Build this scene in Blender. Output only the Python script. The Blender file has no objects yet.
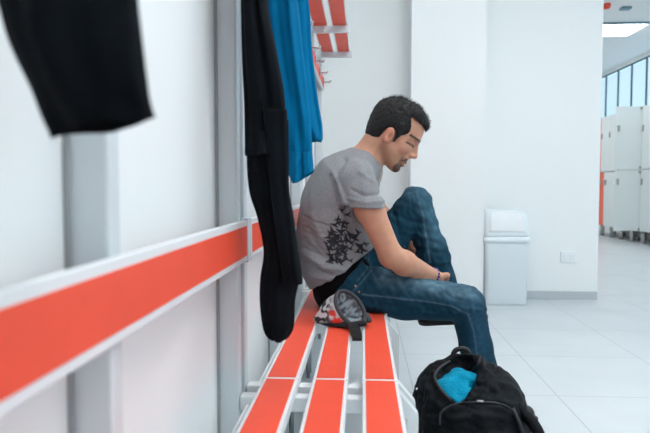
import bpy, bmesh, math, random
import numpy as np
from mathutils import Vector, Matrix, Euler
from mathutils.bvhtree import BVHTree
PI = math.pi
random.seed(7); rng = np.random.default_rng(7)
scene = bpy.context.scene
C = scene.collection

# ------------------------------------------------------------------ camera, light, exposure
FPX = 600.0
cam_d = bpy.data.cameras.new('camera'); cam = bpy.data.objects.new('camera', cam_d); C.objects.link(cam)
cam.location = (0, 0, 0.9)
cam.rotation_euler = (PI/2 - math.radians(2.86), 0, math.radians(3.62))
cam_d.sensor_width = 36.0; cam_d.lens = 36.0*FPX/650.0
cam_d.clip_start = 0.02; cam_d.clip_end = 200
cam_d.dof.use_dof = True; cam_d.dof.focus_distance = 2.2; cam_d.dof.aperture_fstop = 4.5
scene.camera = cam
w = bpy.data.worlds.new('sky'); scene.world = w; w.use_nodes = True
bg = w.node_tree.nodes['Background']; bg.inputs[0].default_value = (0.60, 0.84, 1.0, 1); bg.inputs[1].default_value = 1.3
scene.view_settings.view_transform = 'Standard'; scene.view_settings.look = 'None'
scene.view_settings.gamma = 1; scene.view_settings.use_curve_mapping = False
scene.view_settings.exposure = -0.12
PANEL_POWER = 7.0          # emission of the ceiling light panels
WINDOW_POWER = 1.0

RM = Euler(cam.rotation_euler).to_matrix(); CL = Vector(cam.location)
def ray(px, py):
    return (RM @ Vector(((px-325.0)/FPX, (216.5-py)/FPX, -1.0)))
def W(px, py, Y):
    d = ray(px, py); return CL + d*(Y/d.y)

# ------------------------------------------------------------------ materials
MATS = {}
def mat(name, col, rough=0.5, metal=0.0, bump=0.0, bscale=60, var=0.0, vscale=8, spec=0.5, trans=0, emit=None, alpha=1, attr=None, sheen=0, stretch=None, sss=0):
    if name in MATS: return MATS[name]
    m = bpy.data.materials.new(name); m.use_nodes = True; nt = m.node_tree; N = nt.nodes; L = nt.links
    p = N['Principled BSDF']
    p.inputs['Base Color'].default_value = (*col, 1); p.inputs['Roughness'].default_value = rough
    p.inputs['Metallic'].default_value = metal; p.inputs['Specular IOR Level'].default_value = spec
    if trans: p.inputs['Transmission Weight'].default_value = trans
    if sheen: p.inputs['Sheen Weight'].default_value = sheen
    if sss:
        p.inputs['Subsurface Weight'].default_value = sss; p.inputs['Subsurface Scale'].default_value = 0.01
        p.inputs['Subsurface Radius'].default_value = (1, .35, .2)
    if alpha < 1: p.inputs['Alpha'].default_value = alpha
    if emit:
        p.inputs['Emission Color'].default_value = (*emit[0], 1); p.inputs['Emission Strength'].default_value = emit[1]
    tc = N.new('ShaderNodeTexCoord'); src = tc.outputs['Object']
    if stretch:
        mp = N.new('ShaderNodeMapping'); mp.inputs['Scale'].default_value = stretch
        L.new(src, mp.inputs[0]); src = mp.outputs[0]
    base = None
    if attr:
        a = N.new('ShaderNodeAttribute'); a.attribute_name = attr; base = a.outputs['Color']
        L.new(base, p.inputs['Base Color'])
    if var:
        n = N.new('ShaderNodeTexNoise'); n.inputs['Scale'].default_value = vscale; n.inputs['Detail'].default_value = 6
        L.new(src, n.inputs['Vector'])
        mr = N.new('ShaderNodeMapRange'); mr.inputs[1].default_value = .3; mr.inputs[2].default_value = .7
        mr.inputs[3].default_value = 1-var; mr.inputs[4].default_value = 1+var
        L.new(n.outputs['Fac'], mr.inputs[0])
        mx = N.new('ShaderNodeVectorMath'); mx.operation = 'SCALE'
        if base: L.new(base, mx.inputs[0])
        else: mx.inputs[0].default_value = col
        L.new(mr.outputs[0], mx.inputs['Scale']); L.new(mx.outputs[0], p.inputs['Base Color'])
    if bump:
        n2 = N.new('ShaderNodeTexNoise'); n2.inputs['Scale'].default_value = bscale; n2.inputs['Detail'].default_value = 5
        L.new(src, n2.inputs['Vector'])
        b = N.new('ShaderNodeBump'); b.inputs['Strength'].default_value = bump; b.inputs['Distance'].default_value = 0.01
        L.new(n2.outputs['Fac'], b.inputs['Height']); L.new(b.outputs[0], p.inputs['Normal'])
    MATS[name] = m; return m

WALL = mat('wall_paint', (.85, .872, .868), .6, bump=.02, bscale=150, var=.006, vscale=2)
CEIL = mat('ceiling_paint', (.85, .875, .88), .7)
WHITE = mat('white_lacquer', (.78, .81, .82), .35, var=.01)
ALU = mat('grey_lacquered_metal', (.66, .71, .735), .4, metal=.1, var=.02)
CHROME = mat('chrome', (.6, .62, .64), .22, metal=1)
RED = mat('red_laminate', (.87, .092, .045), .42, spec=.3, bump=.03, bscale=220, var=.03, vscale=14)
ORANGE = mat('orange_locker_laminate', (.92, .16, .08), .45)
BLACKCLOTH = mat('black_cloth', (.0028, .0045, .0065), .9, bump=.25, bscale=260, var=.25, vscale=18, spec=.1)
BLACKCLOTH2 = mat('black_jersey', (.0035, .0055, .008), .9, bump=.3, bscale=180, var=.3, vscale=9, spec=.12)
BLUECLOTH = mat('blue_cloth', (.0, .145, .31), .85, bump=.2, bscale=240, var=.08, vscale=12, spec=.08)
CYANCLOTH = mat('cyan_towel', (.0, .28, .45), .85, bump=.5, bscale=160, var=.15, vscale=25, spec=.2)
SKIN = mat('skin', (.5, .25, .16), .5, attr='col', var=.05, vscale=40, bump=.05, bscale=400, spec=.35, sss=.08)
HAIR = mat('dark_hair', (.006, .005, .006), .6, var=.5, vscale=120, bump=.5, bscale=350, spec=.4)
SHIRT = mat('grey_heather_jersey', (.25, .25, .26), .9, attr='col', var=.16, vscale=200, bump=.12, bscale=300, spec=.2)
DENIM = mat('denim', (.02, .06, .11), .85, attr='col', var=.22, vscale=60, bump=.25, bscale=350, spec=.2)
BAG = mat('black_nylon', (.0035, .005, .007), .62, bump=.35, bscale=55, var=.35, vscale=10, spec=.14)
PIPING = mat('dark_grey_piping', (.016, .019, .023), .6)
RUBBER = mat('black_rubber', (.004, .004, .005), .5)
SHOE = mat('black_shoe_leather', (.012, .012, .014), .45, bump=.1, bscale=90)
BIN = mat('white_bin_plastic', (.80, .865, .895), .3)
SOCKET = mat('white_switch_plastic', (.82, .85, .86), .3)
LOCKER = mat('white_locker_laminate', (.74, .79, .79), .4)
STEEL = mat('brushed_steel', (.42, .42, .41), .35, metal=.8)
DARKBOX = mat('locker_inside', (.5, .53, .54), .6)
MULLION = mat('teal_window_frame', (.012, .10, .14), .4)
GLASS = mat('window_glass', (.55, .75, .85), .05, alpha=.12)
PANEL = mat('lit_diffuser', (.9, .9, .9), .5, emit=((.97, .985, 1.0), PANEL_POWER))
DIMGREY = mat('blue_grey_metal', (.16, .28, .34), .4)
BASE = mat('grey_baseboard', (.50, .54, .56), .5)
CAPM = mat('printed_cap_cloth', (.6, .6, .6), .7, attr='col', bump=.3, bscale=120)
CAPG = mat('grey_cap_binding', (.045, .045, .052), .8, bump=.2, bscale=200)
MESHG = mat('grey_cap_lining', (.22, .25, .28), .5, attr='col', bump=.4, bscale=90)
BRASS = mat('brass_rivet', (.45, .28, .16), .4, metal=.8)
BEADS = mat('blue_bead', (.03, .05, .25), .4)

def tile_floor():
    m = bpy.data.materials.new('floor_tiles'); m.use_nodes = True; nt = m.node_tree; N = nt.nodes; L = nt.links
    p = N['Principled BSDF']; tc = N.new('ShaderNodeTexCoord'); sp = N.new('ShaderNodeSeparateXYZ'); L.new(tc.outputs['Object'], sp.inputs[0])
    outs = []
    for ax, off in (('X', .225), ('Y', 2.60)):
        a = N.new('ShaderNodeMath'); a.operation = 'SUBTRACT'; L.new(sp.outputs[ax], a.inputs[0]); a.inputs[1].default_value = off - .305
        b = N.new('ShaderNodeMath'); b.operation = 'DIVIDE'; L.new(a.outputs[0], b.inputs[0]); b.inputs[1].default_value = .612
        f = N.new('ShaderNodeMath'); f.operation = 'FRACT'; L.new(b.outputs[0], f.inputs[0])
        s = N.new('ShaderNodeMath'); s.operation = 'SUBTRACT'; L.new(f.outputs[0], s.inputs[0]); s.inputs[1].default_value = .5
        ab = N.new('ShaderNodeMath'); ab.operation = 'ABSOLUTE'; L.new(s.outputs[0], ab.inputs[0])
        lt = N.new('ShaderNodeMath'); lt.operation = 'LESS_THAN'; L.new(ab.outputs[0], lt.inputs[0]); lt.inputs[1].default_value = .0042
        outs.append(lt)
    mx = N.new('ShaderNodeMath'); mx.operation = 'MAXIMUM'; L.new(outs[0].outputs[0], mx.inputs[0]); L.new(outs[1].outputs[0], mx.inputs[1])
    n = N.new('ShaderNodeTexNoise'); n.inputs['Scale'].default_value = 3; n.inputs['Detail'].default_value = 8; L.new(tc.outputs['Object'], n.inputs[0])
    cr = N.new('ShaderNodeValToRGB'); cr.color_ramp.elements[0].position = .3; cr.color_ramp.elements[1].position = .7
    cr.color_ramp.elements[0].color = (.585, .625, .645, 1); cr.color_ramp.elements[1].color = (.64, .68, .70, 1)
    L.new(n.outputs[0], cr.inputs[0])
    mc = N.new('ShaderNodeMixRGB'); L.new(mx.outputs[0], mc.inputs[0]); L.new(cr.outputs[0], mc.inputs[1]); mc.inputs[2].default_value = (.43, .46, .49, 1)
    L.new(mc.outputs[0], p.inputs['Base Color']); p.inputs['Roughness'].default_value = .32; p.inputs['Specular IOR Level'].default_value = .45
    return m
TILES = tile_floor()

# ------------------------------------------------------------------ object helpers
def link(name, me, m, parent=None, smooth=False):
    o = bpy.data.objects.new(name, me); C.objects.link(o)
    if m: me.materials.append(m)
    if parent: o.parent = parent
    if smooth:
        for p in me.polygons: p.use_smooth = True
    return o
def from_bm(name, bm, m, parent=None, smooth=False):
    me = bpy.data.meshes.new(name); bmesh.ops.recalc_face_normals(bm, faces=bm.faces); bm.to_mesh(me); bm.free()
    return link(name, me, m, parent, smooth)
def thing(name, label, cat, loc=(0, 0, 0), group=None, rotz=0):
    o = bpy.data.objects.new(name, None); C.objects.link(o); o.location = loc; o.rotation_euler = (0, 0, rotz)
    return tag(o, label, cat, group)
def tag(o, label, cat, group=None):
    o['label'] = label; o['category'] = cat
    if group: o['group'] = group
    return o
def struct(o): o['kind'] = 'structure'; return o
def bx(bm, x0, x1, y0, y1, z0, z1, bev=0):
    b2 = bmesh.new()
    r = bmesh.ops.create_cube(b2, size=1)
    for v in b2.verts:
        v.co = Vector(((x0+x1)/2 + v.co.x*(x1-x0), (y0+y1)/2 + v.co.y*(y1-y0), (z0+z1)/2 + v.co.z*(z1-z0)))
    if bev: bmesh.ops.bevel(b2, geom=list(b2.edges), offset=bev, segments=2, affect='EDGES', profile=.5)
    me = bpy.data.meshes.new('t'); b2.to_mesh(me); b2.free(); bm.from_mesh(me); bpy.data.meshes.remove(me)
def box(name, m, parent, x0, x1, y0, y1, z0, z1, bev=0):
    bm = bmesh.new(); bx(bm, x0, x1, y0, y1, z0, z1, bev); return from_bm(name, bm, m, parent)
def tube_bm(bm, pts, rad, seg=10, closed=False, cap=True):
    pts = [Vector(p) for p in pts]; n = len(pts); rads = rad if isinstance(rad, (list, tuple)) else [rad]*n
    rings = []; up = None
    for i, p in enumerate(pts):
        a = pts[(i-1) % n] if (closed or i > 0) else p; b = pts[(i+1) % n] if (closed or i < n-1) else p
        t = (b-a).normalized()
        if up is None: up = Vector((0, 0, 1)) if abs(t.z) < .9 else Vector((1, 0, 0))
        s = t.cross(up).normalized(); up = s.cross(t).normalized()
        rings.append([bm.verts.new(p + (s*math.cos(2*PI*k/seg) + up*math.sin(2*PI*k/seg))*rads[i]) for k in range(seg)])
    for i in range(n if closed else n-1):
        A = rings[i]; B = rings[(i+1) % n]
        for k in range(seg): bm.faces.new((A[k], A[(k+1) % seg], B[(k+1) % seg], B[k]))
    if not closed and cap: bm.faces.new(rings[0]); bm.faces.new(rings[-1])
def tube(name, m, parent, pts, rad, seg=10, closed=False):
    bm = bmesh.new(); tube_bm(bm, pts, rad, seg, closed); return from_bm(name, bm, m, parent, True)
def spline(pts, n=6, closed=False):
    P = [np.array(p, float) for p in pts]; out = []; N = len(P)
    for i in range(N if closed else N-1):
        g = (lambda j: P[j % N]) if closed else (lambda j: P[min(max(j, 0), N-1)])
        p0, p1, p2, p3 = g(i-1), g(i), g(i+1), g(i+2)
        for k in range(n):
            t = k/n
            out.append(.5*((2*p1) + (-p0+p2)*t + (2*p0-5*p1+4*p2-p3)*t*t + (-p0+3*p1-3*p2+p3)*t**3))
    if not closed: out.append(P[-1])
    return out

# ------------------------------------------------------------------ implicit surfaces (continuous bodies and cloth)
class SDF:
    def __init__(s, lo, hi, h):
        s.lo = np.array(lo, float); s.h = h; s.n = np.ceil((np.array(hi)-s.lo)/h).astype(int)+1
        s.F = np.full(tuple(s.n), .2, np.float32)
        s.ax = [s.lo[i] + h*np.arange(s.n[i]) for i in range(3)]
    def sub(s, lo, hi):
        sl = []
        for i in range(3):
            a = max(0, int((lo[i]-s.lo[i])/s.h)); b = min(s.n[i], int((hi[i]-s.lo[i])/s.h)+2)
            sl.append(slice(a, max(b, a)))
        return tuple(sl), [s.ax[0][sl[0]][:, None, None], s.ax[1][sl[1]][None, :, None], s.ax[2][sl[2]][None, None, :]]
    def comb(s, sl, d, k, mode):
        A = s.F[sl]
        if A.size == 0: return
        if mode == 'sub': A, d = -A, d
        h = np.clip(.5+.5*(d-A)/k, 0, 1) if k > 0 else (d > A).astype(float)
        r = d*(1-h) + A*h - k*h*(1-h)
        s.F[sl] = (-r if mode == 'sub' else r).astype(np.float32)
    def cone(s, a, b, ra, rb, k=.02, ys=1.0, mode='add'):
        a = np.array(a, float); b = np.array(b, float); R = (max(ra, rb)+k+.03)*max(1, ys)
        sl, (X, Y, Z) = s.sub(np.minimum(a, b)-R, np.maximum(a, b)+R)
        d = b-a; d2 = d.copy(); d2[1] /= ys; L = max(1e-9, (d2**2).sum())
        px, py, pz = X-a[0], (Y-a[1])/ys, Z-a[2]
        t = np.clip((px*d2[0]+py*d2[1]+pz*d2[2])/L, 0, 1)
        q = np.sqrt((px-t*d2[0])**2+(py-t*d2[1])**2+(pz-t*d2[2])**2) - (ra+(rb-ra)*t)
        s.comb(sl, q, k, mode)
    def ell(s, c, r, M=None, k=.01, mode='add', pw=2):
        c = np.array(c, float); r = np.array(r, float); R = max(r)+k+.03
        sl, (X, Y, Z) = s.sub(c-R, c+R)
        x, y, z = X-c[0], Y-c[1], Z-c[2]
        if M is not None:   # columns of M are the local axes
            M = np.array(M); x, y, z = [M[0, j]*x+M[1, j]*y+M[2, j]*z for j in range(3)]
        if pw == 2:
            k0 = np.sqrt((x/r[0])**2+(y/r[1])**2+(z/r[2])**2); k1 = np.sqrt((x/r[0]**2)**2+(y/r[1]**2)**2+(z/r[2]**2)**2)+1e-6
            q = k0*(k0-1)/k1
        else:
            q = ((np.abs(x/r[0])**pw+np.abs(y/r[1])**pw+np.abs(z/r[2])**pw)**(1/pw)-1)*min(r)
        s.comb(sl, q, k, mode)
    def plane(s, p, n, k=.004):     # remove the side the normal points to
        p = np.array(p, float); n = np.array(n, float); n /= np.linalg.norm(n)
        d = (s.ax[0][:, None, None]-p[0])*n[0]+(s.ax[1][None, :, None]-p[1])*n[1]+(s.ax[2][None, None, :]-p[2])*n[2]
        s.F = np.maximum(s.F, d).astype(np.float32)
    def mesh(s):
        F = s.F; ins = F < 0
        nx, ny, nz = F.shape
        cnt = np.zeros((nx-1, ny-1, nz-1), np.int8)
        for i in (0, 1):
            for j in (0, 1):
                for k in (0, 1): cnt += ins[i:nx-1+i, j:ny-1+j, k:nz-1+k]
        act = (cnt > 0) & (cnt < 8); ids = np.argwhere(act); idx = np.full(act.shape, -1, np.int64); idx[act] = np.arange(len(ids))
        acc = np.zeros((len(ids), 3)); num = np.zeros(len(ids))
        cor = [(i, j, k) for i in (0, 1) for j in (0, 1) for k in (0, 1)]
        for c0 in cor:
            for ax in range(3):
                if c0[ax]: continue
                c1 = list(c0); c1[ax] = 1
                f0 = F[ids[:, 0]+c0[0], ids[:, 1]+c0[1], ids[:, 2]+c0[2]]; f1 = F[ids[:, 0]+c1[0], ids[:, 1]+c1[1], ids[:, 2]+c1[2]]
                cr = (f0 < 0) != (f1 < 0); t = np.where(cr, f0/np.where(cr, f0-f1, 1), 0)
                for a in range(3): acc[:, a] += np.where(cr, c0[a]+(t if a == ax else 0), 0)
                num += cr
        V = s.lo + s.h*(ids + acc/num[:, None])
        faces = []
        for ax in range(3):
            sl0 = [slice(1, -1)]*3; sl0[ax] = slice(0, -1); sl1 = [slice(1, -1)]*3; sl1[ax] = slice(1, None)
            a = ins[tuple(sl0)]; b = ins[tuple(sl1)]; e = np.argwhere(a != b)
            off = np.array([1, 1, 1]); off[ax] = 0; g = e+off
            u, v = [(1, 2), (2, 0), (0, 1)][ax]
            def cell(du, dv):
                q = g.copy(); q[:, u] -= du; q[:, v] -= dv; return idx[q[:, 0], q[:, 1], q[:, 2]]
            Q = np.stack([cell(1, 1), cell(0, 1), cell(0, 0), cell(1, 0)], 1)
            fl = ~a[tuple(e.T)]; Q[fl] = Q[fl][:, ::-1]
            Q = Q[(Q >= 0).all(1)]
            faces.append(Q)
        return V, np.concatenate(faces)
def smooth_mesh(V, Fq, it=2, lam=.5):
    for _ in range(it):
        S = np.zeros_like(V); n = np.zeros(len(V))
        for a, b in ((0, 1), (1, 2), (2, 3), (3, 0)):
            np.add.at(S, Fq[:, a], V[Fq[:, b]]); np.add.at(S, Fq[:, b], V[Fq[:, a]])
            np.add.at(n, Fq[:, a], 1); np.add.at(n, Fq[:, b], 1)
        V = V + lam*(S/np.maximum(n, 1)[:, None]-V)
    return V
def normals(V, Fq):
    nr = np.cross(V[Fq[:, 2]]-V[Fq[:, 0]], V[Fq[:, 3]]-V[Fq[:, 1]]); N = np.zeros_like(V)
    for k in range(4): np.add.at(N, Fq[:, k], nr)
    return N/np.maximum(np.linalg.norm(N, axis=1), 1e-12)[:, None]
def np_obj(name, V, Fq, m, parent, col=None, loc=None):
    me = bpy.data.meshes.new(name)
    if loc is not None: V = V-np.array(loc)
    me.vertices.add(len(V)); me.vertices.foreach_set('co', V.astype(np.float32).ravel())
    me.loops.add(Fq.size); me.loops.foreach_set('vertex_index', Fq.astype(np.int32).ravel())
    me.polygons.add(len(Fq)); me.polygons.foreach_set('loop_start', np.arange(0, Fq.size, 4, dtype=np.int32))
    me.update(calc_edges=True); me.validate()
    me.polygons.foreach_set('use_smooth', np.ones(len(me.polygons), bool))
    if col is not None:
        at = me.color_attributes.new('col', 'FLOAT_COLOR', 'POINT')
        at.data.foreach_set('color', np.concatenate([col, np.ones((len(V), 1))], 1).astype(np.float32).ravel())
    return link(name, me, m, parent)
def noise3(P, f, seed=0):      # cheap smooth noise from warped sines, -1..1
    r = np.random.default_rng(seed); out = np.zeros(len(P))
    for i in range(5):
        d = r.normal(size=3); d /= np.linalg.norm(d); q = P + .35/f*np.sin(f*1.3*P[:, [1, 2, 0]]+r.uniform(0, 6, 3))
        out += np.sin(f*(1+.35*i)*(q@d)*2 + r.uniform(0, 6))/5
    return out*1.6
def to_px(V):
    D = (V-np.array(CL))@np.array(RM)    # camera coordinates
    return 325+FPX*D[:, 0]/-D[:, 2], 216.5-FPX*D[:, 1]/-D[:, 2]
def sstep(a, b, x):
    t = np.clip((x-a)/(b-a), 0, 1); return t*t*(3-2*t)
def mixc(col, c, f):
    return col*(1-f[:, None]) + np.array(c)*f[:, None]

# ------------------------------------------------------------------ the setting
H = 3.2; XL = -.335; XR = 4.85; Y0 = -2.6; Y1 = 13.0
struct(box('floor', TILES, None, XL-.1, XR+.1, Y0-.1, Y1+.1, -.1, 0))
struct(box('ceiling', CEIL, None, XL-.1, XR+.1, Y0-.1, Y1+.1, H, H+.1))
struct(box('wall_left', WALL, None, XL-.1, XL, Y0, Y1, 0, H))
struct(box('wall_rear', WALL, None, XL, XR, Y0-.1, Y0, 0, H))
struct(box('wall_far', WALL, None, XL, XR, Y1, Y1+.1, 0, H))
bm = bmesh.new()
bx(bm, XL, 1.867, 4.88, 5.1, 0, H)
struct(from_bm('wall_back', bm, WALL))
struct(box('wall_pillar', WALL, None, .362, .921, 4.62, 4.88, 0, H))
bm = bmesh.new(); bx(bm, .924, 1.865, 4.866, 4.8815, 0, .064, .002); bx(bm, XL+.001, .359, 4.866, 4.8815, 0, .064, .002)
struct(from_bm('baseboard_back', bm, BASE))
bm = bmesh.new(); bx(bm, XR, XR+.1, Y0, Y1, 0, .95); bx(bm, XR, XR+.1, 5.2, Y1, .95, 2.12); struct(from_bm('wall_right', bm, WALL))
wr2 = struct(box('added_window', MULLION, None, XR+.03, XR+.06, Y0, 5.2, .951, .99))  # unseen window added to bring more daylight onto the left wall
bm = bmesh.new(); y = Y0+.01
while y < 5.2:
    bx(bm, XR+.03, XR+.06, y, y+.03, .991, 2.119); y += .58
from_bm('window_frame', bm, MULLION, wr2)
box('window_glass', GLASS, wr2, XR+.045, XR+.048, Y0+.01, 5.19, .995, 2.115)
struct(box('trim_1', WALL, None, XR-.002, XR+.1, Y0, Y1, 3.14, H))
wr = struct(box('window_1', MULLION, None, XR+.03, XR+.06, Y0, Y1, 2.12, 2.16))
bm = bmesh.new(); bx(bm, XR+.03, XR+.06, Y0, Y1, 3.12, 3.14); y = -2.53
while y < Y1:
    bx(bm, XR+.03, XR+.055, y, y+.024, 2.161, 3.12); y += .58
from_bm('window_frame', bm, MULLION, wr)
box('window_glass', GLASS, wr, XR+.05, XR+.054, Y0+.01, Y1, 2.165, 3.095)

# ceiling light panels
first = True; k = 0
LP = [(x, y) for y in (-1.6, .3, 2.2, 6.2, 8.79, 11.2) for x in (1.5, 3.4)]
LP += [(.55, 2.2), (.55, .3)]  # extra unseen panels added to brighten the left side of the room
for x, y in LP:
    x0, x1 = (x-.58, x+.58)
    where = {(1.5, 8.79): 'square-ended lit ceiling panel in the hall behind the white partition', (3.4, 8.79): 'lit ceiling light panel with a blue edge above the lockers'}.get((x, y), None)
    t = thing('ceiling_light', where or 'unseen lit flat ceiling light panel out of the picture', 'ceiling light', (x, y, H), 'ceiling light panels')
    box('frame', DIMGREY, t, x0-x-.01, x1-x+.01, -.02, .0, -.03, 0)
    f2 = box('side_frame', WHITE, t, x0-x-.01, x1-x+.01, .67, .685, -.03, 0)
    box('diffuser', PANEL, t, x0-x, x1-x, 0, .67, -.028, -.012)
t = thing('ceiling_vent', 'small dark ventilation grille on the hall ceiling beyond the partition', 'vent', (3.36, 8.06, H))
box('grille', DIMGREY, t, -.06, .06, -.05, .05, -.03, 0, .004)
t = thing('smoke_detector', 'small round grey detector on the ceiling near the partition edge', 'detector', (3.08, 8.3, H))
tube('housing', ALU, t, [(0, 0, 0), (0, 0, -.02), (0, 0, -.045)], [.06, .06, .045], 16)
t = thing('alarm_sounder', 'small red alarm sounder on the ceiling near the partition edge', 'alarm', (3.06, 7.9, H))
tube('housing', RED, t, [(0, 0, 0), (0, 0, -.03), (0, 0, -.06)], [.05, .05, .035], 16)

# wall socket
t = thing('light_switch', 'white double switch plate low on the wall right of the bin', 'switch', (1.638, 4.88, .338))
box('plate', SOCKET, t, -.064, .064, -.012, 0, -.047, .047, .005)
for s in (-1, 1): box('rocker', WHITE, t, -.0+s*.024-.02, s*.024+.02, -.018, -.010, -.026, .026, .003)

# ------------------------------------------------------------------ waste bin
t = thing('waste_bin', 'white plastic swing-lid bin standing beside the white pillar', 'bin', (1.088, 4.715, 0))
def rrect(hx, hy, r, z, n=5, cx=0, cy=0):
    out = []
    for qx, qy, a0 in ((1, 1, 0), (-1, 1, 90), (-1, -1, 180), (1, -1, 270)):
        for i in range(n+1):
            a = math.radians(a0+90*i/n); out.append(Vector((cx+qx*(hx-r)+r*math.cos(a), cy+qy*(hy-r)+r*math.sin(a), z)))
    return out
def loft(bm, rings, cap0=True, cap1=True):
    R = [[bm.verts.new(p) for p in r] for r in rings]
    for a, b in zip(R, R[1:]):
        n = len(a)
        for k in range(n): bm.faces.new((a[k], a[(k+1) % n], b[(k+1) % n], b[k]))
    if cap0: bm.faces.new(R[0])
    if cap1: bm.faces.new(R[-1])
bm = bmesh.new(); loft(bm, [rrect(.150, .118, .03, .0), rrect(.156, .126, .03, .012), rrect(.163, .135, .03, .47), rrect(.165, .137, .03, .475)])
from_bm('body', bm, BIN, t, True)
bm = bmesh.new(); loft(bm, [rrect(.163, .135, .03, .474), rrect(.173, .145, .035, .478), rrect(.173, .145, .035, .512), rrect(.168, .14, .035, .52)])
from_bm('rim', bm, BIN, t, True)
bm = bmesh.new(); rings = []
for i in range(11):
    u = i/10; z = .518+.205*math.sin(u*PI/2); q = math.sqrt(max(0, 1-(u**2.4)*.93))
    rings.append(rrect(.165*(.62+.38*q), .137*(.45+.55*q), .035, z, cy=.03*u, cx=-.012*u))
loft(bm, rings); from_bm('lid_dome', bm, BIN, t, True)
bm = bmesh.new(); n = 12
def flap(u, v):
    w_ = .12+.62*v; q = math.sqrt(max(0, 1-(w_**2.4)*.93)); h_ = .165*(.62+.38*q)-.03
    return Vector(((2*u-1)*h_-.012*w_, -.137*(.45+.55*q)+.03*w_-.003, .518+.205*math.sin(w_*PI/2)))
g = [[bm.verts.new(flap(i/n, j/n)) for i in range(n+1)] for j in range(n+1)]
for j in range(n):
    for i in range(n): bm.faces.new((g[j][i], g[j][i+1], g[j+1][i+1], g[j+1][i]))
o = from_bm('swing_flap', bm, SOCKET, t, True); md = o.modifiers.new('s', 'SOLIDIFY'); md.thickness = .006

# ------------------------------------------------------------------ lockers
LX = 4.34
def locker(y0, up, lo, label, up_open=0, lo_open=0):
    t = thing('locker_unit', label, 'locker', (LX, y0, 0), 'hall lockers')
    Wd = .399
    bm = bmesh.new()
    bx(bm, .02, .5, 0, .012, .2, 2.15); bx(bm, .02, .5, Wd-.012, Wd, .2, 2.15); bx(bm, .48, .5, .012, Wd-.012, .2, 2.15)
    for z in (.2, 1.15, 2.135): bx(bm, .02, .48, .012, Wd-.012, z, z+.015)
    from_bm('carcass', bm, LOCKER, t)
    for z0, z1, m, op in ((.2, 1.155, lo, lo_open), (1.17, 2.15, up, up_open)):
        e = bpy.data.objects.new('door', None)
        bm = bmesh.new(); bx(bm, -.0, .018, -.396, 0, z0, z1, .002)
        d = from_bm('door', bm, m, t); d.location = (0, .0, 0)
        # hinge on the near side edge (y=0); closed the door runs to +y
        d.rotation_euler = (0, 0, 0)
        me = d.data
        for v in me.vertices: v.co.y = -v.co.y
        me.flip_normals()
        d.rotation_euler = (0, 0, math.radians(op))
        zc = z1-.36 if z0 > 1 else z1-.2
        hb = bmesh.new(); bx(hb, -.018, 0, .335, .365, zc-.03, zc+.03, .003); bx(hb, -.012, 0, .33, .37, zc+.029, zc+.065, .002)
        from_bm('handle', hb, STEEL, d)
        for zz in (z1-.05, z0+.01): box('hinge', STEEL, d, -.012, .02, .001, .03, zz, zz+.04)
    for yy in (.03, .37):
        for xx in (.06, .44): tube('foot', STEEL, t, [(xx, yy, 0), (xx, yy, .2)], .022, 10)
locker(8.91, LOCKER, LOCKER, 'white locker nearest the camera, cut by the right picture edge')
locker(9.31, LOCKER, LOCKER, 'white locker with both doors shut at the right picture edge')
locker(9.71, LOCKER, LOCKER, 'white locker with both doors standing wide open', 88, 90)
locker(10.112, LOCKER, LOCKER, 'white locker hidden right behind the wide open doors')
locker(10.514, LOCKER, LOCKER, 'white locker with its lower door ajar beside the orange door', 4, 14)
locker(10.916, LOCKER, ORANGE, 'locker with a white upper and orange lower door')
locker(11.318, ORANGE, ORANGE, 'locker with two orange doors next to the partition edge')

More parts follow.
